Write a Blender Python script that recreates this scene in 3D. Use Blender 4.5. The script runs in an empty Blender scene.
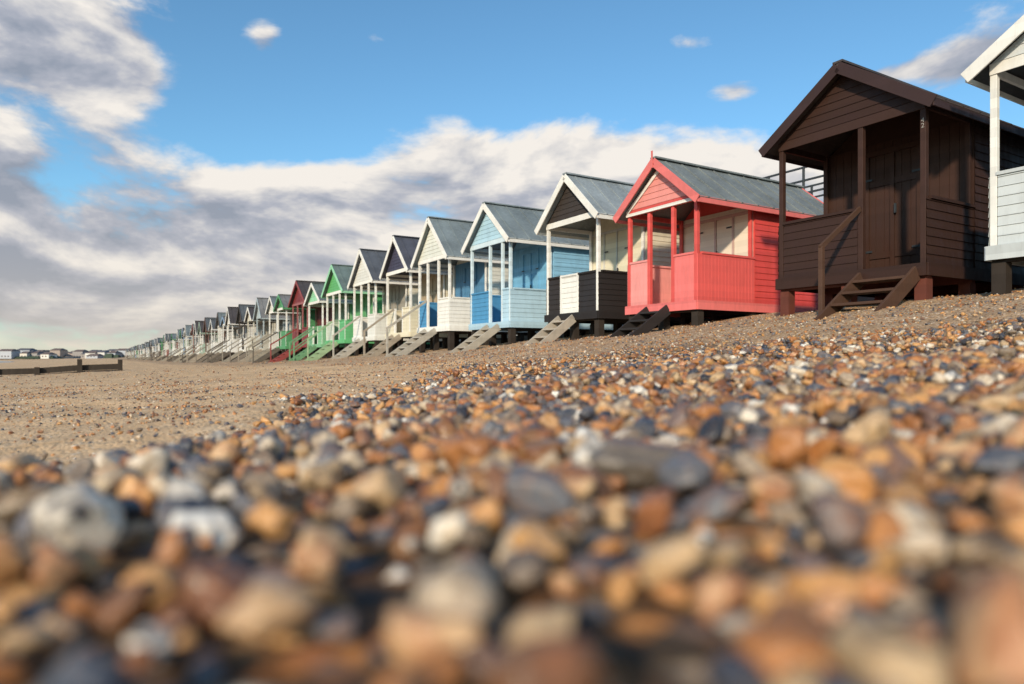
import bpy, math, random
import numpy as np
from mathutils import Vector, noise
random.seed(7); rng=np.random.default_rng(7)
TH=math.radians(31.1); S_,C_=math.sin(TH),math.cos(TH)
def W(p,q): return (C_*p-S_*q, S_*p+C_*q)
def PQ(x,y): return (C_*x+S_*y, -S_*x+C_*y)
scene=bpy.context.scene
scene.view_settings.view_transform='Standard'; scene.view_settings.look='None'; scene.view_settings.exposure=0

# ------------------------------------------------------------ terrain height
PN=np.array([-3000,-400,-60,-20,-6,0,2,4.5,7,9,12,20,3000.])
QN=np.array([-3000,-20,-3,.8,3,7,12,20,36,80,400,700,5000.])
r2=[-6,-6,-4,-1.5,-.45,-.165,-.07,.12,.45,.82,1.1,1.3,1.4]
T=np.array([r2,r2,r2,r2,
 [-6,-6,-4,-1.6,-.65,-.38,-.15,.06,.42,.8,1.05,1.25,1.3],
 [-6,-6,-4,-1.6,-.75,-.50,-.36,-.17,.25,.68,.95,1.2,1.3],
 [-6,-6,-4,-1.6,-.8,-.56,-.43,-.22,.08,.42,.75,1.0,1.2],
 [-6,-6,-4,-1.6,-.9,-.66,-.52,-.34,-.08,.15,.5,.9,1.1],
 [-6,-6,-4,-1.7,-1.1,-.82,-.72,-.54,-.34,-.15,.2,.8,1.0],
 [-6,-6,-4,-1.7,-1.2,-.95,-.88,-.78,-.66,-.55,-.2,.5,.6],
 [-6,-6,-3.5,-1.7,-1.3,-1,-.95,-.9,-.85,-.8,-.5,.2,.3],
 [-6,-.9,-.9,-.9,-.9,-.9,-.9,-.9,-.85,-.8,-.5,.2,.3],
 [-6,-.9,-.9,-.9,-.9,-.9,-.9,-.9,-.85,-.8,-.5,.2,.3]])
def _lin(p,q):
    p=np.clip(p,-2999,2999); q=np.clip(q,-2999,4999)
    i=np.clip(np.searchsorted(PN,p)-1,0,len(PN)-2); j=np.clip(np.searchsorted(QN,q)-1,0,len(QN)-2)
    a=(p-PN[i])/(PN[i+1]-PN[i]); b=(q-QN[j])/(QN[j+1]-QN[j])
    return (T[j,i]*(1-a)+T[j,i+1]*a)*(1-b)+(T[j+1,i]*(1-a)+T[j+1,i+1]*a)*b
def H(p,q):
    p=np.asarray(p,float); q=np.asarray(q,float); r=0
    rad=0.35+0.12*np.clip(np.hypot(p,q),0,20)
    offs=[(-1,-1),(0,-1),(1,-1),(-1,0),(0,0),(1,0),(-1,1),(0,1),(1,1)]
    for a,b in offs: r=r+_lin(p+a*rad*.6,q+b*rad*.6)
    r=r/9
    d=np.clip(np.hypot(p,q)/3,0.25,1)
    r=r+d*(.018*np.sin(2.1*p+1.3*q+.5)+.014*np.sin(1.1*p-2.7*q)+.012*np.sin(4.3*p+.7*q+1)*np.sin(3.1*q))
    # trodden lumps in the open sand
    sd=np.clip((np.hypot(p,q)-3)/4,0,1)
    r=r+sd*.02*np.sin(5.1*p+2*np.sin(q*1.3))*np.sin(4.7*q+1.7*np.sin(p*1.9))
    return r
def Hf(p,q): return float(H(np.array([p]),np.array([q]))[0])
def sst(x): x=np.clip(x,0,1); return x*x*(3-2*x)
def PEB(p,q):
    qb=np.interp(p,[-8,-1,-.1,1,2.5,4,6,8,9],[-2,.5,1.3,3.8,6,7.8,9.5,10.5,10.5])
    wob=.5*np.sin(1.7*p+.4)+.35*np.sin(3.9*p-1+q*.8)+.2*np.sin(9*p+2*q)
    wob=wob*np.clip(np.hypot(p,q)/5,.15,1)
    return sst((qb+wob-q)/(.5+.12*np.abs(q))+.5)

# ------------------------------------------------------------ node helpers
class NT:
    def __init__(s,tree): s.t=tree; s.n=tree.nodes; s.l=tree.links
    def new(s,ty,**k):
        n=s.n.new(ty)
        for a,b in k.items(): setattr(n,a,b)
        return n
    def link(s,a,b): s.l.new(a,b)
    def m(s,op,a,b=None,c=None,clamp=False):
        n=s.n.new('ShaderNodeMath'); n.operation=op; n.use_clamp=clamp
        for i,v in enumerate((a,b,c)):
            if v is None: continue
            if isinstance(v,(int,float)): n.inputs[i].default_value=v
            else: s.l.new(v,n.inputs[i])
        return n.outputs[0]
    def mix(s,f,a,b,blend='MIX'):
        n=s.n.new('ShaderNodeMix'); n.data_type='RGBA'; n.blend_type=blend
        for i,v in ((0,f),(6,a),(7,b)):
            if isinstance(v,(int,float)): n.inputs[i].default_value=v
            elif isinstance(v,tuple): n.inputs[i].default_value=v if len(v)==4 else (*v,1)
            else: s.l.new(v,n.inputs[i])
        return n.outputs[2]
    def noise(s,vec,scale,detail=4,rough=.55,dist=0):
        n=s.n.new('ShaderNodeTexNoise'); n.inputs['Scale'].default_value=scale; n.inputs['Detail'].default_value=detail
        n.inputs['Roughness'].default_value=rough; n.inputs['Distortion'].default_value=dist
        if vec is not None: s.l.new(vec,n.inputs['Vector'])
        return n.outputs['Fac']
    def mapr(s,v,a,b,c=0,d=1,smooth=False):
        n=s.n.new('ShaderNodeMapRange'); n.interpolation_type='SMOOTHSTEP' if smooth else 'LINEAR'
        s.l.new(v,n.inputs[0])
        for i,x in zip((1,2,3,4),(a,b,c,d)): n.inputs[i].default_value=x
        return n.outputs[0]
    def ramp(s,f,stops,interp='LINEAR'):
        n=s.n.new('ShaderNodeValToRGB'); cr=n.color_ramp; cr.interpolation=interp
        while len(cr.elements)<len(stops): cr.elements.new(.5)
        for e,(pos,c) in zip(cr.elements,stops): e.position=pos; e.color=(*c,1)
        s.l.new(f,n.inputs[0]); return n.outputs[0]
    def mapping(s,vec,scale=(1,1,1),loc=(0,0,0)):
        n=s.n.new('ShaderNodeMapping'); n.inputs['Scale'].default_value=scale; n.inputs['Location'].default_value=loc
        s.l.new(vec,n.inputs[0]); return n.outputs[0]
def newmat(name):
    m=bpy.data.materials.new(name); m.use_nodes=True
    t=NT(m.node_tree); b=m.node_tree.nodes['Principled BSDF']
    return m,t,b
def bump(t,b,h,strength=.3,dist=.01):
    n=t.new('ShaderNodeBump'); n.inputs['Strength'].default_value=strength; n.inputs['Distance'].default_value=dist
    t.link(h,n.inputs['Height']); t.link(n.outputs[0],b.inputs['Normal'])
_pc={}
def paint(col,grime=.35,rough=.55):
    key=(col,grime)
    if key in _pc: return _pc[key]
    m,t,b=newmat('painted_wood')
    g=t.new('ShaderNodeTexCoord').outputs['Object']
    oi=t.new('ShaderNodeObjectInfo')
    ad=t.new('ShaderNodeVectorMath'); ad.operation='ADD'; t.link(g,ad.inputs[0]); t.link(oi.outputs['Random'],ad.inputs[1])
    v=ad.outputs[0]
    n1=t.noise(t.mapping(v,(3,3,.9)),2.2,4,.65)
    n2=t.noise(t.mapping(v,(22,22,2.2)),2,3,.6)
    sep=t.new('ShaderNodeSeparateXYZ'); t.link(g,sep.inputs[0])
    brd=t.m('FLOOR',t.m('DIVIDE',sep.outputs[2],.115))
    wn=t.new('ShaderNodeTexWhiteNoise'); wn.noise_dimensions='1D'; t.link(brd,wn.inputs['W'])
    bt=t.mapr(wn.outputs['Value'],0,1,.88,1.06)
    dark=tuple(c*.55+.004 for c in col)
    c1=t.mix(t.mapr(n1,.42,.75,0,grime),(*col,1),(*dark,1))
    c2=t.mix(t.mapr(n2,.58,.8,0,grime*.8),c1,tuple(min(1,c*.5+.012) for c in col))
    cc=t.new('ShaderNodeCombineColor')
    for i in range(3): t.link(bt,cc.inputs[i])
    c3=t.mix(1,c2,cc.outputs[0],'MULTIPLY')
    t.link(c3,b.inputs['Base Color']); 
    if max(col)<.12: b.inputs['Specular IOR Level'].default_value=.25
    t.link(t.mapr(n1,.3,.7,rough-.12,rough+.2),b.inputs['Roughness'])
    bump(t,b,t.m('ADD',n2,n1),.25,.004)
    _pc[key]=m; return m
def roofmat(col):
    key=('roof',col)
    if key in _pc: return _pc[key]
    m,t,b=newmat('roof_felt')
    g=t.new('ShaderNodeTexCoord').outputs['Object']
    n1=t.noise(g,1.3,5,.65); n2=t.noise(t.mapping(g,(3,1,1)),14,4,.6)
    c=t.mix(t.mapr(n1,.35,.7),(*col,1),tuple(x*.55 for x in col))
    c=t.mix(t.mapr(n2,.5,.75,0,.5),c,tuple(min(1,x*1.5+.02) for x in col))
    t.link(c,b.inputs['Base Color']); b.inputs['Roughness'].default_value=.6
    bump(t,b,n2,.3,.006); _pc[key]=m; return m

# ------------------------------------------------------------ mesh builder
UP=Vector((0,0,1))
class MB:
    def __init__(s): s.v=[]; s.f=[]; s.mi=[]; s.mats=[]; s.cur=0
    def mat(s,m):
        if m not in s.mats: s.mats.append(m)
        s.cur=s.mats.index(m); return s
    def face(s,*pts):
        i=len(s.v); s.v.extend([tuple(p) for p in pts]); s.f.append(tuple(range(i,i+len(pts)))); s.mi.append(s.cur)
    def hexa(s,P):
        i=len(s.v); s.v.extend([tuple(p) for p in P])
        for f in ((0,3,2,1),(4,5,6,7),(0,1,5,4),(1,2,6,5),(2,3,7,6),(3,0,4,7)):
            s.f.append(tuple(i+k for k in f)); s.mi.append(s.cur)
    def box(s,x0,x1,y0,y1,z0,z1):
        s.hexa([(x0,y0,z0),(x1,y0,z0),(x1,y1,z0),(x0,y1,z0),(x0,y0,z1),(x1,y0,z1),(x1,y1,z1),(x0,y1,z1)])
    def beam(s,a,b,w,h,side=None):
        a=Vector(a); b=Vector(b); d=(b-a).normalized()
        sd=Vector(side) if side else d.cross(UP)
        if sd.length<1e-4: sd=Vector((1,0,0))
        sd=sd.normalized(); u=sd.cross(d).normalized(); sd=sd*w/2; u=u*h/2
        s.hexa([a-sd-u,a+sd-u,b+sd-u,b-sd-u,a-sd+u,a+sd+u,b+sd+u,b-sd+u])
    def clad(s,o,ax,nr,z0,z1,L,R,bh=.115,off=.016):
        o=Vector(o); ax=Vector(ax); nr=Vector(nr); z=z0
        while z<z1-.005:
            zt=min(z+bh,z1)
            l0,r0,l1,r1=L(z),R(z),L(zt),R(zt)
            a=o+ax*l0+UP*z; b=o+ax*r0+UP*z; c=o+ax*r1+UP*zt; d=o+ax*l1+UP*zt
            s.face(a+nr*off,b+nr*off,c+nr*.003,d+nr*.003)
            s.face(a+nr*.001,b+nr*.001,b+nr*off,a+nr*off); z=zt
    def vclad(s,o,ax,nr,x0,x1,z0,z1,bw=.11,off=.012):
        o=Vector(o); ax=Vector(ax); nr=Vector(nr); n=max(1,round((x1-x0)/bw)); w=(x1-x0)/n
        for i in range(n):
            a0=x0+i*w+.004; a1=x0+(i+1)*w-.004
            for (p,q,e,f) in ((a0,a1,off,off),(a0-.004,a0,.001,off),(a1,a1+.004,off,.001)):
                s.face(o+ax*p+UP*z0+nr*e,o+ax*q+UP*z0+nr*f,o+ax*q+UP*z1+nr*f,o+ax*p+UP*z1+nr*e)
    def obj(s,name,parent=None,bevel=0):
        me=bpy.data.meshes.new(name); me.from_pydata(s.v,[],s.f)
        for m in s.mats: me.materials.append(m)
        me.polygons.foreach_set('material_index',s.mi); me.update()
        ob=bpy.data.objects.new(name,me); scene.collection.objects.link(ob)
        if parent: ob.parent=parent
        if bevel:
            md=ob.modifiers.new('bevel','BEVEL'); md.width=bevel; md.segments=2; md.limit_method='ANGLE'
        return ob

X,Y=Vector((1,0,0)),Vector((0,1,0))
WOODD=(.035,.027,.022)
def hut(s,w,floor,eave,apex,gable,trim,hl,hr,side,roof,front,post,steps,op=(.33,.67),depth=4.,porch=1.35,p0=9.,rail=False,vhalf=False,panels=False,barge=None,hfront=True,interior=None,stiltc=WOODD,hrside=None,lattice=False,mid=True,gate=None,inner=None,near=False):
    e=bpy.data.objects.new('beach_hut',None); scene.collection.objects.link(e)
    x,y=W(p0,s); gz=Hf(p0,s); e.location=(x,y,gz); e.rotation_euler=(0,0,-math.pi/2+TH)
    F=floor-gz; E=eave-gz; A=apex-gz; h=w/2
    bv=.004 if near else 0
    def gl(lx,ly): return Hf(p0+ly,s-lx)-gz
    barge=barge or trim; interior=interior or front; hrside=hrside or hr
    b=MB().mat(paint(stiltc,.5,.8))
    for lx in (-h+.09,0,h-.09):
        for ly in (.1,porch,2.6,depth-.1):
            b.box(lx-.075,lx+.075,ly-.075,ly+.075,gl(lx,ly)-.35,F-.19)
    for ly in (.1,porch,2.6,depth-.1): b.box(-h+.01,h-.01,ly-.05,ly+.05,F-.189,F-.06)
    b.obj('stilts',e)
    b=MB().mat(paint(side if hfront else trim,.5)); 
    b.box(-h-.015,h+.015,-.02,depth,F-.058,F)
    b.mat(paint(hr,.4)); b.box(-h-.018,h+.018,-.045,-.021,F-.16,F+.004)
    b.box(h+.018,h+.04,-.02,depth,F-.16,F+.004); b.box(-h-.04,-h-.018,-.02,depth,F-.16,F+.004)
    b.obj('floor',e)
    b=MB().mat(paint(side))
    for sx,nr in ((-h,-X),(h,X)):
        x0,x1=(sx,sx+.04) if sx<0 else (sx-.04,sx)
        b.box(x0,x1,porch+.001,depth,F+.001,E)
        b.clad((sx,0,0),Y,nr,F+.006,E,lambda z:porch,lambda z:depth)
    b.box(-h+.041,h-.041,depth-.04,depth,F+.001,E)
    b.box(-h+.041,h-.041,porch+.06,porch+.09,E+.001-.05,E+.02)
    b.face((-h,depth-.002,E),(h,depth-.002,E),(0,depth-.002,A-.03))
    b.face((-h+.03,porch+.03,E),(h-.03,porch+.03,E),(0,porch+.03,A-.04))
    b.obj('cabin_walls',e)
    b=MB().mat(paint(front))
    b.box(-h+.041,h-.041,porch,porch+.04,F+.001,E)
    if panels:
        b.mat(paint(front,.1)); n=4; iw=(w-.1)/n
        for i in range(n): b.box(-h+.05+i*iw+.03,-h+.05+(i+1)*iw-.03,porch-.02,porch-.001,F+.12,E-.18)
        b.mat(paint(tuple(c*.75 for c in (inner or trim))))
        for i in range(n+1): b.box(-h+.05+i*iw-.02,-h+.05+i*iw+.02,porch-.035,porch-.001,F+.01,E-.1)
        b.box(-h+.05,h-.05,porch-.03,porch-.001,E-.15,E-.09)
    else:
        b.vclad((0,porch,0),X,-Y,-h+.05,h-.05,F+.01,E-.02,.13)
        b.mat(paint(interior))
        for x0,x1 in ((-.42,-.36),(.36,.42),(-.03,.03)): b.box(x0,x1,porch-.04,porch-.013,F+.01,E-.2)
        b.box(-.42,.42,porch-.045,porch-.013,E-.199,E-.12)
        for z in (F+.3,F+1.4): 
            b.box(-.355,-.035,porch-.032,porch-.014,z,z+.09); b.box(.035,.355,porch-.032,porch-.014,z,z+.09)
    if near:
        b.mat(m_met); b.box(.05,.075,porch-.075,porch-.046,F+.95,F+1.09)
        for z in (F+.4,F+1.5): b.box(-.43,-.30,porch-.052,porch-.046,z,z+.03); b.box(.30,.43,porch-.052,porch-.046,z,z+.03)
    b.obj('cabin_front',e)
    b=MB().mat(paint(post)); o0=-h+w*op[0]; o1=-h+w*op[1]
    ps={round(-h+.045,3):1,round(h-.045,3):1}
    for o in (o0,o1):
        if -h+.2<o<h-.2: ps[round(o,3)]=mid
    for lx,full in ps.items(): b.box(lx-.036,lx+.036,.003,.075,F+.001,(E+.02) if full else F+.88)
    for lx in (-h+.045,h-.045): b.box(lx-.036,lx+.036,porch-.09,porch-.046,F+.001,E-.01)
    b.box(-h+.01,h-.01,-.012,.0,E-.10,E+.03)
    for sx in (-h+.01,h-.05): b.box(sx,sx+.04,.09,porch-.1,E-.09,E)
    b.obj('porch_posts',e,bv)
    b=MB(); HW=F+.83
    def hw_front(x0,x1,c):
        if x1-x0<.1: return
        b.mat(paint(c)); b.box(x0,x1,.02,.05,F+.002,HW)
        if vhalf: b.vclad((0,.019,0),X,-Y,x0,x1,F+.004,HW-.002,.09)
        else: b.clad((0,.019,0),X,-Y,F+.004,HW-.002,lambda z:x0,lambda z:x1)
        b.box(x0-.01,x1+.01,-.01,.1,HW+.001,HW+.04)
    hw_front(-h+.088,o0-.044,hl); hw_front(o1+.044,h-.088,hr)
    if gate: hw_front(o0+.04,o1-.04,gate)
    for sx,nr,c in ((-h,-X,hl),(h,X,hrside)):
        b.mat(paint(c)); x0,x1=(sx+.01,sx+.04) if sx<0 else (sx-.04,sx-.01)
        b.box(x0,x1,.09,porch-.002,F+.002,HW)
        oo=(sx+.009 if sx<0 else sx-.009,0,0)
        if vhalf: b.vclad(oo,Y,nr,.0,porch,F+.004,HW-.002,.09)
        else: b.clad(oo,Y,nr,F+.004,HW-.002,lambda z:0.0,lambda z:porch)
        b.box(min(x0,x1)-.03,max(x0,x1)+.03,.1,porch-.002,HW+.001,HW+.04)
    b.obj('porch_half_walls',e)
    sl=(A-E)/h
    b=MB().mat(paint(gable)); 
    b.hexa([(-h,.002,E+.031),(h,.002,E+.031),(h,.04,E+.031),(-h,.04,E+.031),(-.02,.002,A-.03),(.02,.002,A-.03),(.02,.04,A-.03),(-.02,.04,A-.03)])
    b.clad((0,.0,0),X,-Y,E+.035,A-.06,lambda z:-(A-.03-z)/sl,lambda z:(A-.03-z)/sl)
    b.obj('gable',e)
    b=MB().mat(roofmat(roof)); ov=.16; y0,y1=-.17,depth+.12; th=.045
    for sg in (-1,1):
        ex=sg*(h+ov); ez=E+.02-sl*ov
        up=Vector((sg*sl,0,1)).normalized()*th
        P=[Vector((0,y0,A+.01)),Vector((ex,y0,ez)),Vector((ex,y1,ez)),Vector((0,y1,A+.01))]
        b.hexa(P+[q+(Vector((0,0,th*1.2)) if i in(0,3) else up) for i,q in enumerate(P)])
        yy=y0+.25
        while yy<y1-.1:
            b.beam(Vector((sg*.05,yy,A+.01+th*1.2-.05*sl)),Vector((ex,yy,ez))+up,.035,.035,side=(0,1,0)); yy+=.43
    b.beam((0,y0-.01,A+.075),(0,y1+.01,A+.075),.15,.03)
    b.obj('roof',e)
    b=MB().mat(paint(barge))
    for sg in (-1,1):
        ex=sg*(h+ov+.02); ez=E+.02-sl*(ov+.02)
        b.beam((0,y0-.014,A+.0),(ex,y0-.014,ez+.0),.024,.15,side=(0,1,0))
        b.box(min(sg*(h+ov),sg*(h+ov+.02)),max(sg*(h+ov),sg*(h+ov+.02)),y0,y1,E+.02-sl*ov-.06,E+.02-sl*ov+.05)
        b.beam((0,y1+.014,A+.0),(ex,y1+.014,ez+.0),.024,.13,side=(0,1,0))
    if lattice:
        b.box(-.02,.02,y0-.045,y0-.028,A-.12,A+.2)
        b.mat(paint(WH))
        for sg in (-1,1): b.beam((0,-.03,A-.13),(sg*(h-.02),-.03,E-.02),.02,.07,side=(0,1,0))
        b.box(-h,h,-.036,-.014,E-.09,E-.03)
    b.obj('barge_boards',e,bv)
    run=.8
    for _ in range(4):
        g=gl((o0+o1)/2,-run); n=max(2,math.ceil((F-g)/.18)); run=.24*n
    b=MB().mat(paint(steps,.45)); ri=(F-g)/n
    xa,xb=o0+.05,o1-.05
    for i in range(1,n):
        z=F-i*ri; yb=-.05-(i-1)*.24; b.box(xa+.02,xb-.02,yb-.25,yb,z-.035,z)
    sa=Vector((0,-.05,F-.12)); sb=Vector((0,-.05-.24*n,g-.12))
    for lx in (xa,xb): b.beam(sa+X*lx,sb+X*lx,.04,.19)
    if rail:
        for lx in ((xa-.045,xb+.045) if rail==2 else (xa-.045,)):
            yb=-.05-.24*(n-.6)
            b.box(lx-.03,lx+.03,yb-.03,yb+.03,g-.25,g+.92)
            b.beam((lx,-.012,F+.85),(lx,yb-.03,g+.9),.035,.07)
            if rail==2: b.beam((lx,-.012,F+.48),(lx,yb,g+.5),.025,.05)
    b.obj('steps',e,bv)
    return e
m_met,t,bb=newmat('painted_metal'); bb.inputs['Base Color'].default_value=(.03,.035,.04,1); bb.inputs['Roughness'].default_value=.5
WH=(.78,.77,.73); CR=(.72,.66,.50); SLATE=(.17,.235,.27); DK=(.03,.026,.026)
WD=(.34,.29,.23)
BR=(.040,.019,.014); RED=(.66,.07,.06); PINK=(.76,.29,.26); LB=(.40,.60,.72); BL=(.07,.27,.50)
def sc(u): return (7173/(u-100)-4.65)/.856
def hu(uL,uR,**k):
    a,b=sc(uL),sc(uR); return hut((a+b)/2,a-b,near=True,**k)
hut(2.85,2.3,1.3,3.42,4.2,gable=(.62,.66,.68),trim=WH,hl=(.55,.59,.6),hr=(.55,.59,.6),side=(.6,.63,.64),roof=DK,front=(.2,.3,.36),post=WH,steps=(.1,.085,.07),op=(.36,.76),near=True)
bh=hu(778,926,floor=1.2,eave=3.27,apex=4.05,gable=BR,trim=BR,hl=BR,hr=BR,side=BR,roof=(.06,.045,.04),front=(.05,.024,.017),post=(.048,.023,.017),steps=(.085,.045,.03),op=(.6,.98),rail=1,porch=1.2,barge=(.045,.025,.024),stiltc=(.12,.03,.018))
hu(627,697,floor=1.0,eave=2.86,apex=3.64,gable=PINK,trim=WH,hl=(.78,.30,.28),hr=(.76,.18,.17),hrside=(.72,.11,.10),side=RED,roof=(.20,.225,.225),front=(.76,.68,.56),post=(.66,.09,.08),steps=DK,op=(.33,.67),porch=1.5,vhalf=True,panels=True,barge=(.70,.17,.16),lattice=True,inner=(.7,.5,.45))
hu(546,598,floor=.98,eave=3.08,apex=4.0,gable=(.045,.036,.032),trim=WH,hl=(.03,.024,.022),hr=(.026,.022,.022),side=CR,roof=(.29,.33,.35),front=CR,post=WH,steps=(.42,.37,.31),op=(.30,.62),panels=True,mid=False,gate=WH)
hu(470,510,floor=.92,eave=3.1,apex=4.08,gable=LB,trim=WH,hl=BL,hr=(.42,.6,.72),side=(.25,.50,.70),roof=(.20,.24,.255),front=(.16,.40,.6),post=(.6,.73,.8),steps=(.42,.38,.32),op=(.5,.8),inner=LB)
hu(418,449,floor=.95,eave=3.12,apex=4.33,gable=(.70,.72,.66),trim=WH,hl=BL,hr=WH,side=(.68,.68,.62),roof=(.20,.24,.255),front=(.08,.22,.38),post=WH,steps=(.40,.37,.32),op=(.3,.65),rail=1)
hu(386,410,floor=.85,eave=3.05,apex=4.2,gable=(.06,.06,.10),trim=WH,hl=CR,hr=CR,side=(.72,.66,.52),roof=(.08,.085,.11),front=(.4,.32,.22),post=WH,steps=WD,op=(.35,.68),rail=1,mid=False)
hu(353,375,floor=.8,eave=3.0,apex=4.22,gable=(.7,.7,.66),trim=WH,hl=WH,hr=(.7,.7,.66),side=(.66,.64,.55),roof=(.10,.11,.13),front=(.3,.28,.24),post=WH,steps=(.42,.39,.34),op=(.35,.68),rail=1)
hu(326,345,floor=.75,eave=2.9,apex=4.05,gable=(.12,.42,.15),trim=(.3,.62,.4),hl=(.55,.6,.5),hr=(.12,.43,.18),side=(.10,.38,.15),roof=(.15,.2,.19),front=(.12,.35,.16),post=WH,steps=(.3,.42,.25),op=(.35,.68),rail=1)
hu(308,322,floor=.62,eave=2.7,apex=3.55,gable=(.3,.62,.4),trim=WH,hl=(.2,.45,.25),hr=(.2,.45,.25),side=(.2,.5,.25),roof=(.14,.17,.17),front=(.2,.3,.2),post=WH,steps=(.14,.30,.16),rail=2,mid=False)
hu(292,307,floor=.65,eave=2.85,apex=3.95,gable=(.2,.03,.03),trim=(.25,.05,.05),hl=(.2,.03,.03),hr=(.2,.03,.03),side=(.16,.025,.025),roof=(.07,.06,.06),front=(.10,.02,.02),post=(.3,.1,.1),steps=(.26,.05,.045),rail=1)
pal=[(.08,.28,.12),(.72,.71,.67),(.4,.47,.5),(.6,.57,.48),(.06,.05,.045),(.7,.69,.66),(.22,.33,.48),(.1,.08,.07),(.66,.66,.64),(.16,.09,.07),(.35,.46,.38),(.7,.69,.67),(.28,.1,.08),(.45,.47,.45)]
s=39.9; k=0; r=random.Random(3)
while s<300:
    c=pal[k] if k<len(pal) else r.choice(pal); c2=r.choice([c,c,c,WH,(.5,.48,.42),(.1,.08,.07)])
    g=Hf(9,s)
    f=max(g+.55,.6-.004*(s-40)); 
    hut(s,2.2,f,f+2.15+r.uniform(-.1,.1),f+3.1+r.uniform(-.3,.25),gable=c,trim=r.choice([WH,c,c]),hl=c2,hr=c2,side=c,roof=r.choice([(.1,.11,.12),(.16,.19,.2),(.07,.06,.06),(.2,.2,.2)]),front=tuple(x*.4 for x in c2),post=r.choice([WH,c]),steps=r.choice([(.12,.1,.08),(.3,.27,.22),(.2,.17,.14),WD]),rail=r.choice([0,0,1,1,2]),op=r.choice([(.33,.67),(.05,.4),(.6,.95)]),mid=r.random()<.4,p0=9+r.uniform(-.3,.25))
    s+=3.45+r.uniform(-.15,.25); k+=1

cu=bpy.data.curves.new('number','FONT'); cu.body='4\n2'; cu.size=.085; cu.extrude=.002; cu.align_x='CENTER'; cu.space_line=.8
no=bpy.data.objects.new('house_number',cu); scene.collection.objects.link(no); no.parent=bh
gzb=bh.location.z; wb=sc(778)-sc(926)
no.location=(wb/2-.045,-.002,3.0-gzb); no.rotation_euler=(math.pi/2,0,0); cu.materials.append(paint((.3,.28,.26),.1))

# ------------------------------------------------------------ dark backing wall, platform + railing
m_con,t,b=newmat('concrete')
g=t.new('ShaderNodeTexCoord').outputs['Object']; n=t.noise(g,1.5,8,.65)
t.link(t.mix(n,(.08,.08,.07,1),(.24,.22,.2,1)),b.inputs['Base Color']); b.inputs['Roughness'].default_value=.9; bump(t,b,n,.4,.02)
def world_hexa(mb,p0,p1,q0,q1,z0,z1):
    P=[(p0,q0),(p1,q0),(p1,q1),(p0,q1)]; P=[W(*a) for a in P]
    mb.hexa([(x,y,z0) for x,y in P]+[(x,y,z1) for x,y in P])
b=MB().mat(m_con)
qs=[-20,5,12,20,36,80,150,320]
for i in range(len(qs)-1):
    top=Hf(13.6,(qs[i]+qs[i+1])/2)+.35
    world_hexa(b,13.5,13.9,qs[i],qs[i+1],-1.5,top)
b.obj('dark_backing_wall')  # wall added behind the huts so the gap under their floors reads dark
b=MB().mat(m_con); world_hexa(b,15,17,8.6,14.2,.5,3.75); b.obj('viewing_platform')
b=MB().mat(m_met)
for pp in (15.1,16.9):
    for i in range(6):
        x,y=W(pp,8.8+i*1.04); b.beam((x,y,3.7),(x,y,4.75),.05,.05)
    for z in (4.1,4.42,4.75):
        a=W(pp,8.7); c=W(pp,14.1); b.beam((*a,z),(*c,z),.045,.045)
for z in (4.1,4.42,4.75):
    a=W(15.1,8.8);c=W(16.9,8.8); b.beam((*a,z),(*c,z),.045,.045)
b.obj('railing')

# ------------------------------------------------------------ groyne
m_gr=paint((.05,.04,.032),.5,.85)
b=MB().mat(m_gr); p=1.; r=random.Random(5); GQ=46
while p>-45:
    z=Hf(p,GQ)
    world_hexa(b,p-.12,p+.12,GQ-.1,GQ+.14,z-.6,z+.45+r.uniform(0,.3))
    z2=Hf(p-2,GQ)
    for j in range(2):
        P=[W(p-.0,GQ+.15),W(p-2.,GQ+.15),W(p-2.,GQ+.21),W(p,GQ+.21)]; zz=[z,z2,z2,z]; o=r.uniform(-.05,.04)
        b.hexa([(P[i][0],P[i][1],zz[i]-.3+j*.34+o) for i in range(4)]+[(P[i][0],P[i][1],zz[i]+.03+j*.34+o) for i in range(4)])
    p-=2
b.obj('timber_groyne')

# ------------------------------------------------------------ distant town
b=MB(); r=random.Random(11)
tc=[paint(c,.2) for c in [(.6,.56,.5),(.35,.28,.24),(.66,.64,.6),(.3,.28,.27),(.5,.45,.4),(.4,.43,.48)]]; rf=[paint(c,.2) for c in [(.12,.11,.12),(.17,.12,.10)]]
gr=paint((.05,.07,.045),.3)
for i in range(280):
    u=r.uniform(-150,150)
    y=r.uniform(480,640); x=(u-512)/683*y; w_=r.uniform(4,11); d_=9; h_=r.uniform(2.5,7)-.7
    z0=-1.2
    if i%3==0:
        b.mat(gr); hh=r.uniform(1,4.8); w_*=.7
        b.hexa([(x-w_,y,z0),(x+w_,y,z0),(x+w_,y+6,z0),(x-w_,y+6,z0),(x-w_*.7,y+2,z0+hh),(x+w_*.6,y+2,z0+hh*1.1),(x+w_*.6,y+4,z0+hh),(x-w_*.7,y+4,z0+hh)]); continue
    b.mat(r.choice(tc)); b.box(x-w_/2,x+w_/2,y,y+d_,z0,z0+h_)
    b.mat(r.choice(rf)); b.hexa([(x-w_/2-.3,y-.3,z0+h_),(x+w_/2+.3,y-.3,z0+h_),(x+w_/2+.3,y+d_+.3,z0+h_),(x-w_/2-.3,y+d_+.3,z0+h_),(x-w_/2+1,y+4,z0+h_+1.5),(x+w_/2-1,y+4,z0+h_+1.5),(x+w_/2-1,y+5,z0+h_+1.5),(x-w_/2+1,y+5,z0+h_+1.5)])
    for k in range(int(w_/2.2)):
        b.mat(rf[0]); xx=x-w_/2+1+k*2.2; b.box(xx,xx+1,y-.05,y-.001,z0+1.2,z0+2.2)
b.obj('distant_town')

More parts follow.
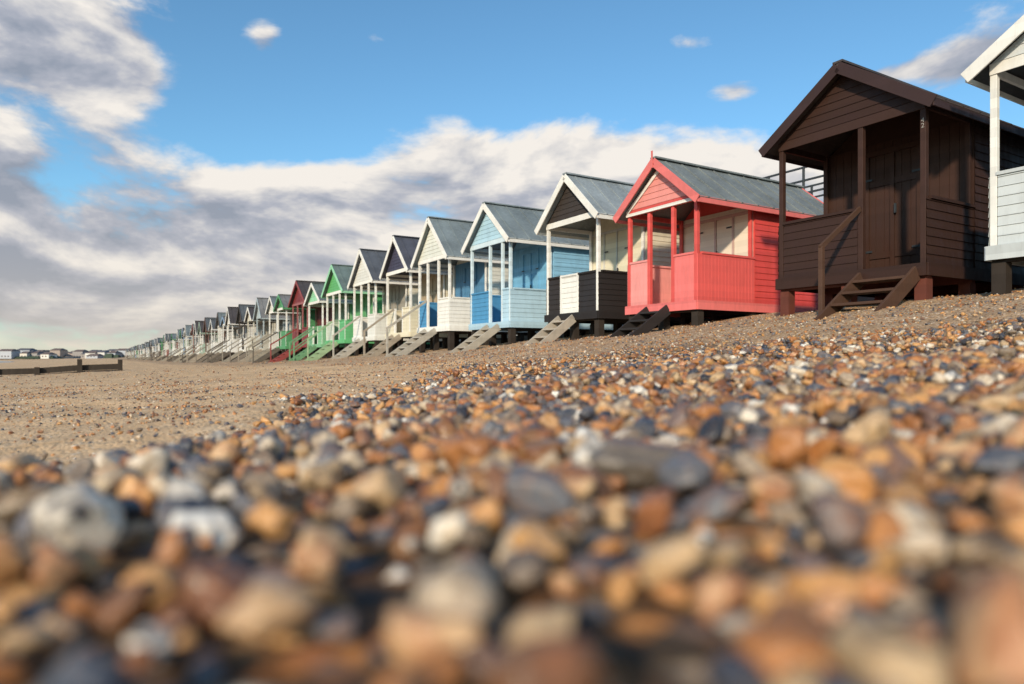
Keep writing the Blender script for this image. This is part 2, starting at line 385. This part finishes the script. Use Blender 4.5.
# ------------------------------------------------------------ ground sheet
def axis(a,b,d0,g,far):
    L=list(np.arange(a,b+1e-6,d0)); st=d0
    x=b
    while x<far[1]: st*=g; x+=st; L.append(x)
    x=a; st=d0; pre=[]
    while x>far[0]: st*=g; x-=st; pre.append(x)
    return np.array(pre[::-1]+L)
pa=axis(-3,11,.08,1.10,(-2900,2900)); qa=axis(-2,16,.09,1.06,(-900,4900))
PG,QG=np.meshgrid(pa,qa); Z=H(PG,QG); XX=C_*PG-S_*QG; YY=S_*PG+C_*QG
co=np.stack([XX,YY,Z],-1).reshape(-1,3); nq,np_=PG.shape
idx=np.arange(nq*np_).reshape(nq,np_)
fc=np.stack([idx[:-1,:-1],idx[1:,:-1],idx[1:,1:],idx[:-1,1:]],-1).reshape(-1,4)[:,::-1]
me=bpy.data.meshes.new('ground'); me.from_pydata(co.tolist(),[],fc.tolist())
at=me.attributes.new('peb','FLOAT','POINT'); at.data.foreach_set('value',PEB(PG,QG).astype(np.float32).ravel())
gv=sst((PG-4.7-.25*np.sin(QG*1.3))/1.4); at=me.attributes.new('grav','FLOAT','POINT'); at.data.foreach_set('value',gv.astype(np.float32).ravel())
me.shade_smooth()
ground=bpy.data.objects.new('ground',me); scene.collection.objects.link(ground)
PEBST=[(0,(.02,.022,.028)),(.10,(.055,.065,.09)),(.18,(.15,.155,.17)),(.25,(.20,.08,.03)),(.35,(.48,.20,.065)),(.46,(.60,.33,.125)),(.55,(.12,.05,.025)),(.63,(.40,.155,.065)),(.72,(.62,.43,.24)),(.80,(.05,.037,.032)),(.87,(.32,.24,.17)),(.94,(.62,.50,.36)),(1,(.84,.80,.73))]
m,t,b=newmat('beach_ground'); me.materials.append(m)
g=t.new('ShaderNodeTexCoord').outputs['Object']
def vor(scale,rnd=1):
    v=t.new('ShaderNodeTexVoronoi'); v.inputs['Scale'].default_value=scale; t.link(g,v.inputs['Vector']); 
    sp=t.new('ShaderNodeSeparateColor'); t.link(v.outputs['Color'],sp.inputs[0]); return sp.outputs[0],v.outputs['Distance'],sp.outputs[1]
a1,d1,_=vor(32); a2,d2,k2=vor(48); a3,d3,k3=vor(38)
pc=t.ramp(a1,PEBST); pc=t.mix(t.mapr(d1,.3,.65,0,.85),pc,(.02,.014,.01))
gc=t.ramp(a2,[(0,(.08,.065,.055)),(.14,(.44,.29,.17)),(.5,(.64,.44,.27)),(.72,(.34,.20,.11)),(.9,(.68,.52,.36)),(1,(.80,.72,.62))]); gc=t.mix(t.mapr(d2,.4,.75,0,.5),gc,(.16,.10,.07))
n1=t.noise(g,.5,5,.6); n2=t.noise(g,30,4,.7); n3=t.noise(g,2.5,5,.65)
sand=t.mix(t.mapr(n3,.3,.7),(.60,.39,.21),(.80,.57,.35)); sand=t.mix(t.mapr(n2,.5,.7,0,.4),sand,(.34,.20,.11))
spk=t.m('MULTIPLY',t.m('LESS_THAN',d3,.42),t.m('LESS_THAN',k3,t.mapr(n3,.36,.66,.08,.55)))
sand=t.mix(spk,sand,t.ramp(a3,PEBST))
ap=t.new('ShaderNodeAttribute',attribute_name='peb').outputs['Fac']; ag=t.new('ShaderNodeAttribute',attribute_name='grav').outputs['Fac']
c=t.mix(ap,sand,pc); c=t.mix(t.m('MULTIPLY',ag,.9),c,gc)
c=t.mix(t.mapr(n1,.35,.65,0,.25),c,(.46,.29,.155))
t.link(c,b.inputs['Base Color']); b.inputs['Roughness'].default_value=.85; b.inputs['Specular IOR Level'].default_value=.2
hgt=t.m('ADD',t.m('MULTIPLY',t.m('SUBTRACT',.6,d2),.8),t.m('ADD',t.m('MULTIPLY',spk,.6),t.m('MULTIPLY',n2,.8)))
hgt=t.m('ADD',hgt,t.m('MULTIPLY',t.noise(g,5,3,.6),3.5))
bump(t,b,hgt,.7,.014)

# sea
m,t,b=newmat('sea_water'); b.inputs['Base Color'].default_value=(.10,.13,.13,1); b.inputs['Roughness'].default_value=.15
g=t.new('ShaderNodeTexCoord').outputs['Object']; bump(t,b,t.noise(g,.8,6,.6),.6,.2)
mb=MB().mat(m); world_hexa(mb,-3500,-2,-1500,6000,-9,-2.35); mb.obj('sea')

# ------------------------------------------------------------ pebbles
def pebmat(fixed=None):
    m,t,b=newmat('flint_pebble')
    oi=t.new('ShaderNodeObjectInfo'); g=t.new('ShaderNodeTexCoord').outputs['Object']
    wn=t.new('ShaderNodeTexWhiteNoise'); wn.noise_dimensions='1D'; t.link(t.m('MULTIPLY',oi.outputs['Random'],917.3),wn.inputs['W'])
    ad=t.new('ShaderNodeVectorMath'); ad.operation='MULTIPLY_ADD'; t.link(wn.outputs['Color'],ad.inputs[0]); ad.inputs[1].default_value=(40,40,40); t.link(g,ad.inputs[2])
    v=ad.outputs[0]
    n1=t.noise(v,1.1,3,.6,.6); n2=t.noise(v,6,3,.65)
    if fixed:
        c=t.mix(t.mapr(n1,.4,.62),fixed,tuple(x*.65 for x in fixed))
    else:
        base=t.ramp(oi.outputs['Random'],PEBST)
        base2=t.ramp(t.m('FRACT',t.m('ADD',oi.outputs['Random'],.05)),PEBST)
        c=t.mix(t.mapr(n1,.45,.62),base,base2)
        c=t.mix(t.mapr(n2,.56,.72,0,.5),c,(.46,.24,.10))
    c=t.mix(t.mapr(n2,.45,.25,0,.4),c,(.10,.07,.05))
    t.link(c,b.inputs['Base Color']); t.link(t.mapr(n1,.3,.7,.2,.42),b.inputs['Roughness']); bump(t,b,n2,.2,.05)
    return m
mp=pebmat()
col=bpy.data.collections.new('pebble_shapes')
import bmesh
def shape(i,mat,name,sub=3):
    bm=bmesh.new(); bmesh.ops.create_icosphere(bm,subdivisions=sub,radius=1)
    sx=random.uniform(.95,1.25); sy=random.uniform(.58,.88); sz=random.uniform(.42,.70); o=Vector((i*7.3,i*3.1,2))
    for vv in bm.verts:
        d=vv.co.normalized(); k=1+.42*noise.noise(d*1.2+o)+.2*noise.noise(d*2.8+o)
        q=d*k
        if i%3==0: q.x=max(q.x,-.62)
        if i%4==1: q.z=min(q.z,.66)
        if i%5==2: q.y=min(q.y,.5+.25*q.x)
        if i%2==1: q.x=min(q.x,.8-.3*q.y)
        vv.co=Vector((q.x*sx,q.y*sy,q.z*sz))
    me=bpy.data.meshes.new(name); bm.to_mesh(me); bm.free(); me.shade_smooth(); me.materials.append(mat)
    return bpy.data.objects.new(name,me)
for i in range(10): col.objects.link(shape(i,mp,'pebble_shape'))
for (u,v,s_,cc,nm,i) in [(640,462,.052,(.17,.14,.115),'large_flint_stone',13),(196,528,.03,(.78,.74,.68),'white_flint_stone',6)]:
    o=shape(i,pebmat(cc),nm,4); y=.165*683/(v-357)
    for _ in range(12):
        x=(u-512)/683*y; p,q=PQ(x,y); z=Hf(p,q)+s_*.6; y=max(.2,y*.5+.5*(-z)*683/(v-357))
    o.location=(x,y,z); o.scale=(s_,)*3; o.rotation_euler=(.1,.1,.2); scene.collection.objects.link(o)
def wedge(n,y0,y1,mx,marg):
    y=np.sqrt(rng.uniform(y0*y0,y1*y1,n)); x=rng.uniform(-1,1,n)*(mx*y+marg); return x,y
X_,Y_,R_,Zo=[],[],[],[]
def add(n,y0,y1,rlo,rhi,powr,zlo,zhi,mode,marg=.4):
    x,y=wedge(n,y0,y1,.82,marg); p,q=PQ(x,y); w=PEB(p,q)
    rr=rlo+(rhi-rlo)*rng.uniform(0,1,n)**powr
    g=sst((p-4.5)/1.8)
    if mode=='peb': keep=(rng.uniform(0,1,n)<w)&(rng.uniform(0,1,n)>g*.93)&(p<8.5)
    elif mode=='sand':
        cl=.5+.5*np.sin(1.3*p+.7*q)*np.sin(.9*q-1.7*p+1)
        keep=(rng.uniform(0,1,n)<(1-w)*(.2+.8*cl**2))&(p<8.8)&(p>-14)
    else: keep=(g>.1)&(p<10)&(p>4)
    rr=rr*np.where(mode=='peb',1-.35*g,1)
    X_.append(x[keep]);Y_.append(y[keep]);R_.append(rr[keep]);Zo.append((rng.uniform(zlo,zhi,n)*rr)[keep])
add(12000,.16,3.2,.012,.031,1.8,-.3,1.25,'peb')
add(5500,.16,3.2,.005,.011,1,.1,1.9,'peb')
add(38000,3.2,10,.012,.031,1.7,-.2,1.1,'peb')
add(1000,.5,9,.028,.042,1.5,.2,.9,'peb')
add(42000,1.2,14,.006,.019,2.0,.1,.7,'sand')
add(14000,14,40,.012,.035,2.2,.1,.6,'sand')
add(30000,4,18,.006,.021,2.0,.1,.8,'grav')
x=np.concatenate(X_);y=np.concatenate(Y_);rr=np.concatenate(R_);zo=np.concatenate(Zo)
keep=(np.hypot(x,y)>.2); x,y,rr,zo=x[keep],y[keep],rr[keep],zo[keep]
p,q=PQ(x,y); z=H(p,q)+zo
N=len(x); me=bpy.data.meshes.new('pebbles'); me.vertices.add(N)
me.vertices.foreach_set('co',np.stack([x,y,z],-1).astype(np.float32).ravel())
at=me.attributes.new('scl','FLOAT','POINT'); at.data.foreach_set('value',rr.astype(np.float32))
rot=np.stack([rng.normal(0,.42,N),rng.normal(0,.42,N),rng.uniform(0,6.28,N)],-1)
at=me.attributes.new('rot','FLOAT_VECTOR','POINT'); at.data.foreach_set('vector',rot.astype(np.float32).ravel())
ob=bpy.data.objects.new('pebbles',me); scene.collection.objects.link(ob)
ng=bpy.data.node_groups.new('scatter','GeometryNodeTree')
ng.interface.new_socket('Geometry',in_out='INPUT',socket_type='NodeSocketGeometry'); ng.interface.new_socket('Geometry',in_out='OUTPUT',socket_type='NodeSocketGeometry')
gi=ng.nodes.new('NodeGroupInput'); go=ng.nodes.new('NodeGroupOutput'); ip=ng.nodes.new('GeometryNodeInstanceOnPoints')
ci=ng.nodes.new('GeometryNodeCollectionInfo'); ci.inputs['Collection'].default_value=col; ci.inputs['Separate Children'].default_value=True; ci.inputs['Reset Children'].default_value=True
rv=ng.nodes.new('FunctionNodeRandomValue'); rv.data_type='INT'
rv.inputs[4].default_value=0; rv.inputs[5].default_value=9
na=ng.nodes.new('GeometryNodeInputNamedAttribute'); na.data_type='FLOAT'; na.inputs['Name'].default_value='scl'
nb=ng.nodes.new('GeometryNodeInputNamedAttribute'); nb.data_type='FLOAT_VECTOR'; nb.inputs['Name'].default_value='rot'
er=ng.nodes.new('FunctionNodeEulerToRotation')
L=ng.links.new
L(gi.outputs[0],ip.inputs['Points']); L(ci.outputs[0],ip.inputs['Instance']); ip.inputs['Pick Instance'].default_value=True
L(rv.outputs[2],ip.inputs['Instance Index']); L(nb.outputs[0],er.inputs[0]); L(er.outputs[0],ip.inputs['Rotation']); L(na.outputs[0],ip.inputs['Scale']); L(ip.outputs[0],go.inputs[0])
md=ob.modifiers.new('scatter','NODES'); md.node_group=ng

# ------------------------------------------------------------ world sky
EL=math.radians(22); tosun=Vector((-.32,-.85,0)).normalized()*math.cos(EL)+UP*math.sin(EL)
wd=bpy.data.worlds.new('World'); scene.world=wd; wd.use_nodes=True
wd.cycles.sampling_method='NONE'
t=NT(wd.node_tree); t.n.clear()
out=t.new('ShaderNodeOutputWorld'); sky=t.new('ShaderNodeTexSky'); sky.sky_type='NISHITA'; sky.sun_disc=False
sky.sun_elevation=EL; sky.sun_rotation=math.atan2(tosun.x,tosun.y)%(2*math.pi); sky.air_density=1.0; sky.dust_density=.6; sky.ozone_density=1.5
bg1=t.new('ShaderNodeBackground'); bg1.inputs[1].default_value=.145; t.link(t.mix(1,sky.outputs[0],(.72,1.08,1.20),'MULTIPLY'),bg1.inputs[0])
dv=t.new('ShaderNodeTexCoord').outputs['Generated']
sp=t.new('ShaderNodeSeparateXYZ'); t.link(dv,sp.inputs[0]); x_,y_,z_=sp.outputs
az=t.m('ARCTAN2',x_,y_); el=t.m('ARCSINE',z_)
def blob(u,v,su,sv,amp):
    a0=math.atan((u-512)/683); e0=math.atan((357-v)/683*math.cos(a0)); sa=su/683*math.cos(a0)**2; se=sv/683*math.cos(a0)
    a=t.m('DIVIDE',t.m('SUBTRACT',az,a0),sa); e=t.m('DIVIDE',t.m('SUBTRACT',el,e0),se)
    r=t.m('ADD',t.m('MULTIPLY',a,a),t.m('MULTIPLY',e,e)); return t.m('MULTIPLY',t.m('EXPONENT',t.m('MULTIPLY',r,-1)),amp)
def total(L):
    r=L[0]
    for q in L[1:]: r=t.m('ADD',r,q)
    return r
bias=total([blob(*b) for b in [
 (50,250,230,90,.36),(10,20,150,80,.26),(130,85,70,38,.16),(340,195,70,28,.26),(590,170,190,50,.30),(570,280,340,80,.36),
 (738,90,36,12,.24),(690,42,44,12,.22),(265,42,24,20,.27),(378,38,22,10,.24),(970,60,80,18,.26),(880,75,30,8,.12),
 (540,20,330,60,-.20),(290,125,80,45,-.26),(450,80,80,30,-.10)]])
v1=t.mapping(dv,(1,1,2.3)); v2=t.mapping(dv,(1,1,2.3),(-.012,0,.065))
f1=t.noise(v1,4.0,9,.58,.25); f2=t.noise(v2,4.0,5,.54,.25); f3=t.noise(v1,2.3,3,.5)
dens=t.m('ADD',f1,bias); mask=t.mapr(dens,.54,.69,smooth=True)
shade=t.m('ADD',t.m('MULTIPLY',t.m('SUBTRACT',f1,f2),4.4),.52)
lb=total([blob(*b) for b in [(140,85,70,40,.4),(560,150,240,60,.25),(340,185,70,28,.3),(30,15,90,45,-.3),(90,275,220,65,-.42)]])
shade=t.m('ADD',shade,lb); shade=t.m('ADD',shade,t.m('MULTIPLY',t.m('SUBTRACT',f3,.5),1.1),clamp=True)
cc=t.ramp(shade,[(0,(.29,.335,.42)),(.35,(.44,.465,.54)),(.65,(.68,.67,.675)),(1,(.92,.87,.81))])
warm=t.m('MULTIPLY',t.m('EXPONENT',t.m('MULTIPLY',t.m('ABSOLUTE',el),-14)),.8)
cc=t.mix(warm,cc,(.82,.71,.55))
bg2=t.new('ShaderNodeBackground'); bg2.inputs[1].default_value=1; t.link(cc,bg2.inputs[0])
hm=t.mapr(el,0,.16,.75,0,True)
fac=t.m('MAXIMUM',mask,hm)
mx=t.new('ShaderNodeMixShader'); t.link(fac,mx.inputs[0]); t.link(bg1.outputs[0],mx.inputs[1]); t.link(bg2.outputs[0],mx.inputs[2]); t.link(mx.outputs[0],out.inputs[0])

sl=bpy.data.lights.new('sun','SUN'); sl.energy=4.3; sl.angle=math.radians(2.5); sl.color=(1,.83,.62)
so=bpy.data.objects.new('sun',sl); scene.collection.objects.link(so); so.rotation_euler=(-tosun).to_track_quat('-Z','Y').to_euler(); so.location=(0,-5,10)

# ------------------------------------------------------------ camera
cam=bpy.data.cameras.new('camera'); co_=bpy.data.objects.new('camera',cam); scene.collection.objects.link(co_); scene.camera=co_
cam.sensor_width=36; cam.lens=24; cam.shift_y=15/1024; cam.clip_end=9000; cam.clip_start=.02
co_.location=(0,0,0); co_.rotation_euler=(math.pi/2,0,0)
cam.dof.use_dof=True; cam.dof.focus_distance=9; cam.dof.aperture_fstop=1.7
print('pebbles',N)
